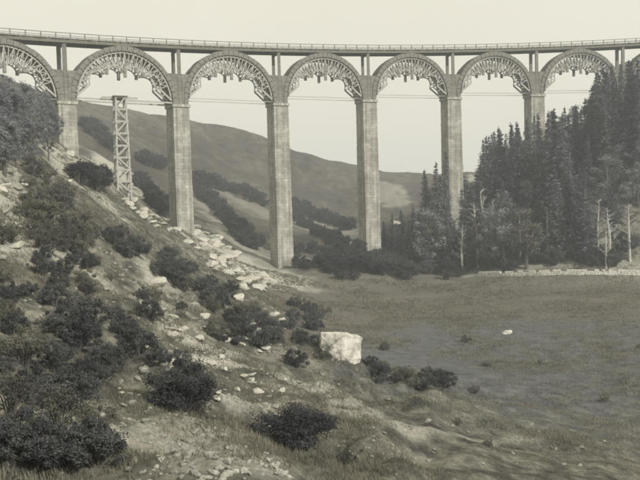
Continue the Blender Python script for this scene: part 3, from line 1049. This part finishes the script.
# dark bushes at the foot of the wooded slope
for (x, y) in sample_poly([(368,255),(395,236),(440,232),(470,262),(500,262),(640,245),(640,268),(480,272),(360,276)], 42, 15):
    g = hit(x, y, 118)
    if g is None or g.y > 190:
        continue
    shrub(g, random.uniform(1.4, 2.6), 'dark bush in the undergrowth at the foot of the wooded right slope', 'undergrowth of the right slope', random.choice(SHR))

# ---------------------------------------------------------------- rocks
def rock_mesh(seed, mat, sub=3, ang=0.35, flat=0.75):
    r_ = random.Random(seed)
    bm = bmesh.new()
    bmesh.ops.create_icosphere(bm, subdivisions=sub, radius=1)
    planes = [(rvec(r_), r_.uniform(0.42, 0.78)) for _ in range(10)]
    off = Vector((r_.uniform(-50, 50), r_.uniform(-50, 50), r_.uniform(-50, 50)))
    from mathutils import noise as mn
    for v in bm.verts:
        d = v.co.normalized()
        k = 1.0
        for n, h in planes:
            dd = d.dot(n)
            if dd > 0.05:
                k = min(k, h / dd)
        k *= 1 + 0.08 * mn.noise(d * 2.2 + off) + 0.05 * mn.noise(d * 6 + off)
        v.co = Vector((d.x * k, d.y * k * 0.85, d.z * k * flat))
    me_ = bpy.data.meshes.new('boulder')
    bm.to_mesh(me_); bm.free()
    me_.materials.append(mat)
    return me_
RK = [rock_mesh(k, M['rock']) for k in range(5)]
RP = [rock_mesh(30 + k, M['scree']) for k in range(5)]
def rock(g, s, me_, label, group=None, sc=(1, 1, 1), rz=None, sink=0.25):
    o = link('boulder', me_)
    o.location = g - Vector((0, 0, sink * s)) + Vector((0, 0, s * 0.35))
    o.scale = (s * sc[0], s * sc[1], s * sc[2])
    o.rotation_euler = (random.uniform(-.25, .25), random.uniform(-.25, .25), random.uniform(0, 6.28) if rz is None else rz)
    return tag(o, label, 'boulder', group)

# the big white block
g = hit(340, 361)
wb = MB()
s = g.y / F
wme = bpy.data.meshes.new('boulder')
bm = bmesh.new()
def wq(px, py, dep):
    return Vector(((px - 341) * s, dep, (361 - py) * s))
r9 = random.Random(17)
front = [wq(320, 350, 0.25), wq(344, 368, -0.25), wq(361, 362, 0.2), wq(363, 334, 0.3), wq(323, 329, 0.1), wq(345, 331, -0.1)]
back = [v + Vector((r9.uniform(-.3, .3), r9.uniform(1.6, 2.4), r9.uniform(-.5, -.1) if v.z > 0.8 else -0.2)) for v in front]
for v in front + back:
    bm.verts.new(v)
res = bmesh.ops.convex_hull(bm, input=bm.verts[:])
bmesh.ops.delete(bm, geom=[e for e in res['geom_interior'] if isinstance(e, bmesh.types.BMVert)], context='VERTS')
bmesh.ops.bevel(bm, geom=bm.edges[:], offset=0.045, segments=1, affect='EDGES')
bmesh.ops.triangulate(bm, faces=bm.faces[:])
bmesh.ops.subdivide_edges(bm, edges=[e for e in bm.edges if e.calc_length() > 0.5], cuts=5, use_grid_fill=True)
bmesh.ops.triangulate(bm, faces=bm.faces[:])
from mathutils import noise as mn
for v in bm.verts:
    n = v.co * 1.7
    v.co += Vector((mn.noise(n), mn.noise(n + Vector((9, 1, 4))), mn.noise(n + Vector((3, 7, 2))))) * 0.10
    n = v.co * 5.0
    v.co += Vector((mn.noise(n), mn.noise(n + Vector((9, 1, 4))), mn.noise(n + Vector((3, 7, 2))))) * 0.04
bm.to_mesh(wme); bm.free()
wme.materials.append(M['rock_pale'])
wo = link('boulder', wme)
wo.location = g + Vector((0, 0, -0.25))
tag(wo, 'big angular bright white boulder among dark bushes at the meadow edge', 'boulder')
# small white block out on the meadow
g = hit(507, 334)
rock(g, 0.75, rock_mesh(71, M['rock_pale'], 3, flat=0.6), 'small bright white boulder lying alone on the open meadow', None, (1.1, 0.8, 0.75), 0.2)
# pale blocks by the piers
for (x, y, sz_, lab) in ((395, 226, 1.5, 'pale upright rock among bushes behind the middle pier'), (345, 258, 1.1, 'pale rock in the valley bottom between two middle piers'), (308, 262, 0.9, 'low pale rock just right of the rubble heap pier'), (158, 285, 0.9, 'pale rock jutting out amid the band of bushes')):
    g = hit(x, y)
    if g is not None:
        rock(g, sz_, RP[1], lab)
def rocks(poly, n, seed, px0, px1, meshset, label, group):
    r2 = random.Random(seed)
    for (x, y) in sample_poly(poly, n, seed):
        g = hit(x, y)
        if g is None or g.y < 8:
            continue
        s = r2.uniform(px0, px1) * g.y / F / 2
        rock(g, s, r2.choice(meshset), label, group, (1, r2.uniform(.7, 1), r2.uniform(.5, .9)))
rocks([(180,222),(215,235),(272,278),(268,292),(235,290),(190,250)], 66, 21, 7, 21, RP, 'pale rubble block heaped at the foot of the tall piers', 'rubble blocks below the piers')
rocks([(112,165),(130,170),(195,238),(180,246),(125,205)], 46, 22, 7, 17, RP, 'pale rubble block on the steep bank under the scaffold tower', 'rubble blocks under the scaffold tower')
rocks([(48,130),(62,130),(85,182),(70,185)], 16, 23, 7, 16, RP, 'pale rubble block beside the first pier on the left hillside', 'rubble blocks by the first pier')
rocks([(130,300),(290,300),(300,400),(140,400)], 70, 24, 6, 18, RK + RP + RP, 'grey rock lying on the stony slope between the bushes', 'rocks of the stony slope')
rocks([(0,260),(100,260),(130,400),(0,420)], 14, 27, 5, 12, RK, 'grey rock showing between bushes of the left thicket', 'rocks of the left thicket')
rocks([(0,170),(22,175),(40,250),(0,262)], 14, 28, 12, 26, RK + RP, 'large weathered rock on the steep upper edge of the left slope', 'large rocks of the upper left slope')
rocks([(60,400),(300,400),(420,478),(20,478)], 55, 25, 5, 14, RK, 'grey weathered rock half buried in the foreground slope', 'rocks of the foreground slope')
rocks([(320,380),(460,395),(630,440),(630,470),(420,470),(330,410)], 22, 26, 4, 10, RK, 'grey rock along the grassy ledges right of the foreground bushes', 'rocks of the grassy ledges')

# small loose stones, too many to count
def scatter_px(n, poly, seed):
    return [g for g in (hit(x, y) for x, y in sample_poly(poly, n, seed)) if g is not None]
mb = MB()
r_ = random.Random(5)
bmi = bmesh.new(); bmesh.ops.create_icosphere(bmi, subdivisions=1, radius=1)
ICO_V = [v.co.copy() for v in bmi.verts]; ICO_F = [tuple(v.index for v in f_.verts) for f_ in bmi.faces]
bmi.free()
cub = [(-1,-1,-1),(1,-1,-1),(1,1,-1),(-1,1,-1),(-1,-1,1),(1,-1,1),(1,1,1),(-1,1,1)]
# sample the near slope in world space with weight by bare ground and noise
n_st = 9000
yy = 8 + 112 * np.random.default_rng(3).random(n_st) ** 1.6
xx = (np.random.default_rng(4).random(n_st) * 720 - 40 - 320) / F * yy
z_ = H(xx, yy)
keep = fbm(xx, yy, 4, 3, 90) + 0.12
for x, y, z, k in zip(xx, yy, z_, keep):
    dmin = np.min(np.hypot(BARE_SUNLIT[:, 0] - x, BARE_SUNLIT[:, 1] - y) / BARE_SUNLIT[:, 2]) if len(BARE_SUNLIT) else 9
    if k < 0.12 and dmin > 1.1:
        continue
    if z < 1.2 and y > 60:
        continue
    if x / y > 0.10 or (x / y > -0.02 and dmin > 1.3 and r_.random() < 0.75):
        continue
    s = r_.uniform(0.025, 0.085) * (0.55 + y / 50)
    sx_ = (r_.uniform(.9, 1.4), r_.uniform(.7, 1.1), r_.uniform(.45, .8))
    rot = Matrix.Rotation(r_.uniform(0, 6.28), 3, 'Z') @ Matrix.Rotation(r_.uniform(-.4, .4), 3, 'X')
    vb = len(mb.v)
    for q in ICO_V:
        w_ = rot @ Vector((q.x * s * sx_[0], q.y * s * sx_[1], q.z * s * sx_[2])) * r_.uniform(.75, 1.2)
        mb.v.append((x + w_.x, y + w_.y, z + w_.z + s * .1))
    mb.f += [tuple(vb + i_ for i_ in f_) for f_ in ICO_F]
o = mb.build('loose_stones', M['rock'])
o['kind'] = 'stuff'
tag(o, 'loose grey stones strewn over the near slope', 'stones')

# ---------------------------------------------------------------- grass on the near slope
n_t = 80000
g1 = np.random.default_rng(12)
yy = 8 + 112 * g1.random(n_t) ** 1.45
xx = (g1.random(n_t) * 740 - 50 - 320) / F * yy
dens = fbm(xx, yy, 5, 4, 33) + 0.25 * g1.normal(size=n_t) * 0.4
right = sstep(0.02, 0.22, xx / yy)
kp = dens > -0.12 - 0.3 * right
xx, yy, dens, right = xx[kp], yy[kp], dens[kp], right[kp]
hh = (0.08 + 0.20 * np.clip(dens + 0.2, 0, 1)) * (0.8 + yy / 110) * (1 - 0.15 * right)
NB = 8
X = np.repeat(xx, NB) + g1.normal(size=xx.size * NB) * 0.13; Y = np.repeat(yy, NB) + g1.normal(size=xx.size * NB) * 0.13
Zg = H(X, Y) - 0.04
A = g1.random(X.size) * 6.283; Lb = np.repeat(hh, NB) * (0.5 + 0.9 * g1.random(X.size)); Wb = 0.010 + 0.0003 * Y
ca_, sa_ = np.cos(A), np.sin(A)
V = np.stack([np.stack([X - sa_ * Wb, Y + ca_ * Wb, Zg], 1), np.stack([X + sa_ * Wb, Y - ca_ * Wb, Zg], 1), np.stack([X + ca_ * Lb * .6, Y + sa_ * Lb * .6, Zg + Lb], 1)], 1).reshape(-1, 3)
V = V.tolist()
Fc = np.arange(len(V)).reshape(-1, 3).tolist()
gm = bpy.data.meshes.new('grass')
gm.from_pydata(V, [], Fc)
gm.materials.append(M['grass'])
go = link('grass', gm)
go['kind'] = 'stuff'
tag(go, 'dry tufted grass growing over the foreground slope', 'grass')

# ---------------------------------------------------------------- low stone wall at the meadow's far edge
wa = [hit(x, y) for x, y in ((478, 277), (505, 276), (540, 276), (580, 275.5), (620, 275), (660, 274), (720, 273))]
wa = [p for p in wa if p is not None]
mb = MB()
r_ = random.Random(8)
for a, b2 in zip(wa[:-1], wa[1:]):
    ln = (b2 - a).length
    d = (b2 - a).normalized(); d.z = 0; d.normalize()
    sdir = Vector((-d.y, d.x, 0))
    for lay in range(3):
        u = r_.uniform(0, .3)
        while u < ln:
            L_ = r_.uniform(0.35, 0.8)
            q = a.lerp(b2, min(1, (u + L_ / 2) / ln))
            zg = hz(q.x, q.y)
            hh = 0.27
            if lay == 2 and r_.random() < 0.25:
                u += L_; continue
            t2 = 0.26 + r_.uniform(-.04, .04)
            c0 = Vector((q.x, q.y, zg - 0.08 + lay * hh)) + sdir * r_.uniform(-.03, .03)
            lo = L_ / 2 - 0.015
            mb.hexa([c0 + d * sx * lo * r_.uniform(.92, 1) + sdir * sy * t2 + Vector((0, 0, sz2 * (hh - .02) * r_.uniform(.95, 1.0))) for sz2 in (0, 1) for sx, sy in ((-1, -1), (1, -1), (1, 1), (-1, 1))])
            u += L_
M['wall_stone'] = mat_simple('wall_stone', [(0.28, (0.34, 0.33, 0.29)), (0.72, (0.66, 0.64, 0.56))], 3.0, bstr=0.6, bdist=0.05)
wl = mb.build('dry_stone_wall', M['wall_stone'])
tag(wl, 'low pale dry stone wall along the far edge of the meadow', 'wall')

# ---------------------------------------------------------------- haze in the valley air
hb = MB()
HX0, HX1, HY0, HY1, HZ0, HZ1 = -1010, 1010, -310, 1110, -20, 82
hb.box(((HX0 + HX1) / 2, (HY0 + HY1) / 2, (HZ0 + HZ1) / 2), HX1 - HX0, HY1 - HY0, HZ1 - HZ0)
hm = bpy.data.materials.new('valley_haze')
hm.use_nodes = True
t = hm.node_tree
t.nodes.clear()
pv = t.nodes.new('ShaderNodeVolumePrincipled')
pv.inputs['Color'].default_value = (0.90, 0.95, 1.0, 1)
pv.inputs['Density'].default_value = 0.0010
pv.inputs['Anisotropy'].default_value = 0.2
mo = t.nodes.new('ShaderNodeOutputMaterial')
t.links.new(pv.outputs[0], mo.inputs['Volume'])
hz_o = hb.build('haze', hm)
hz_o['kind'] = 'stuff'
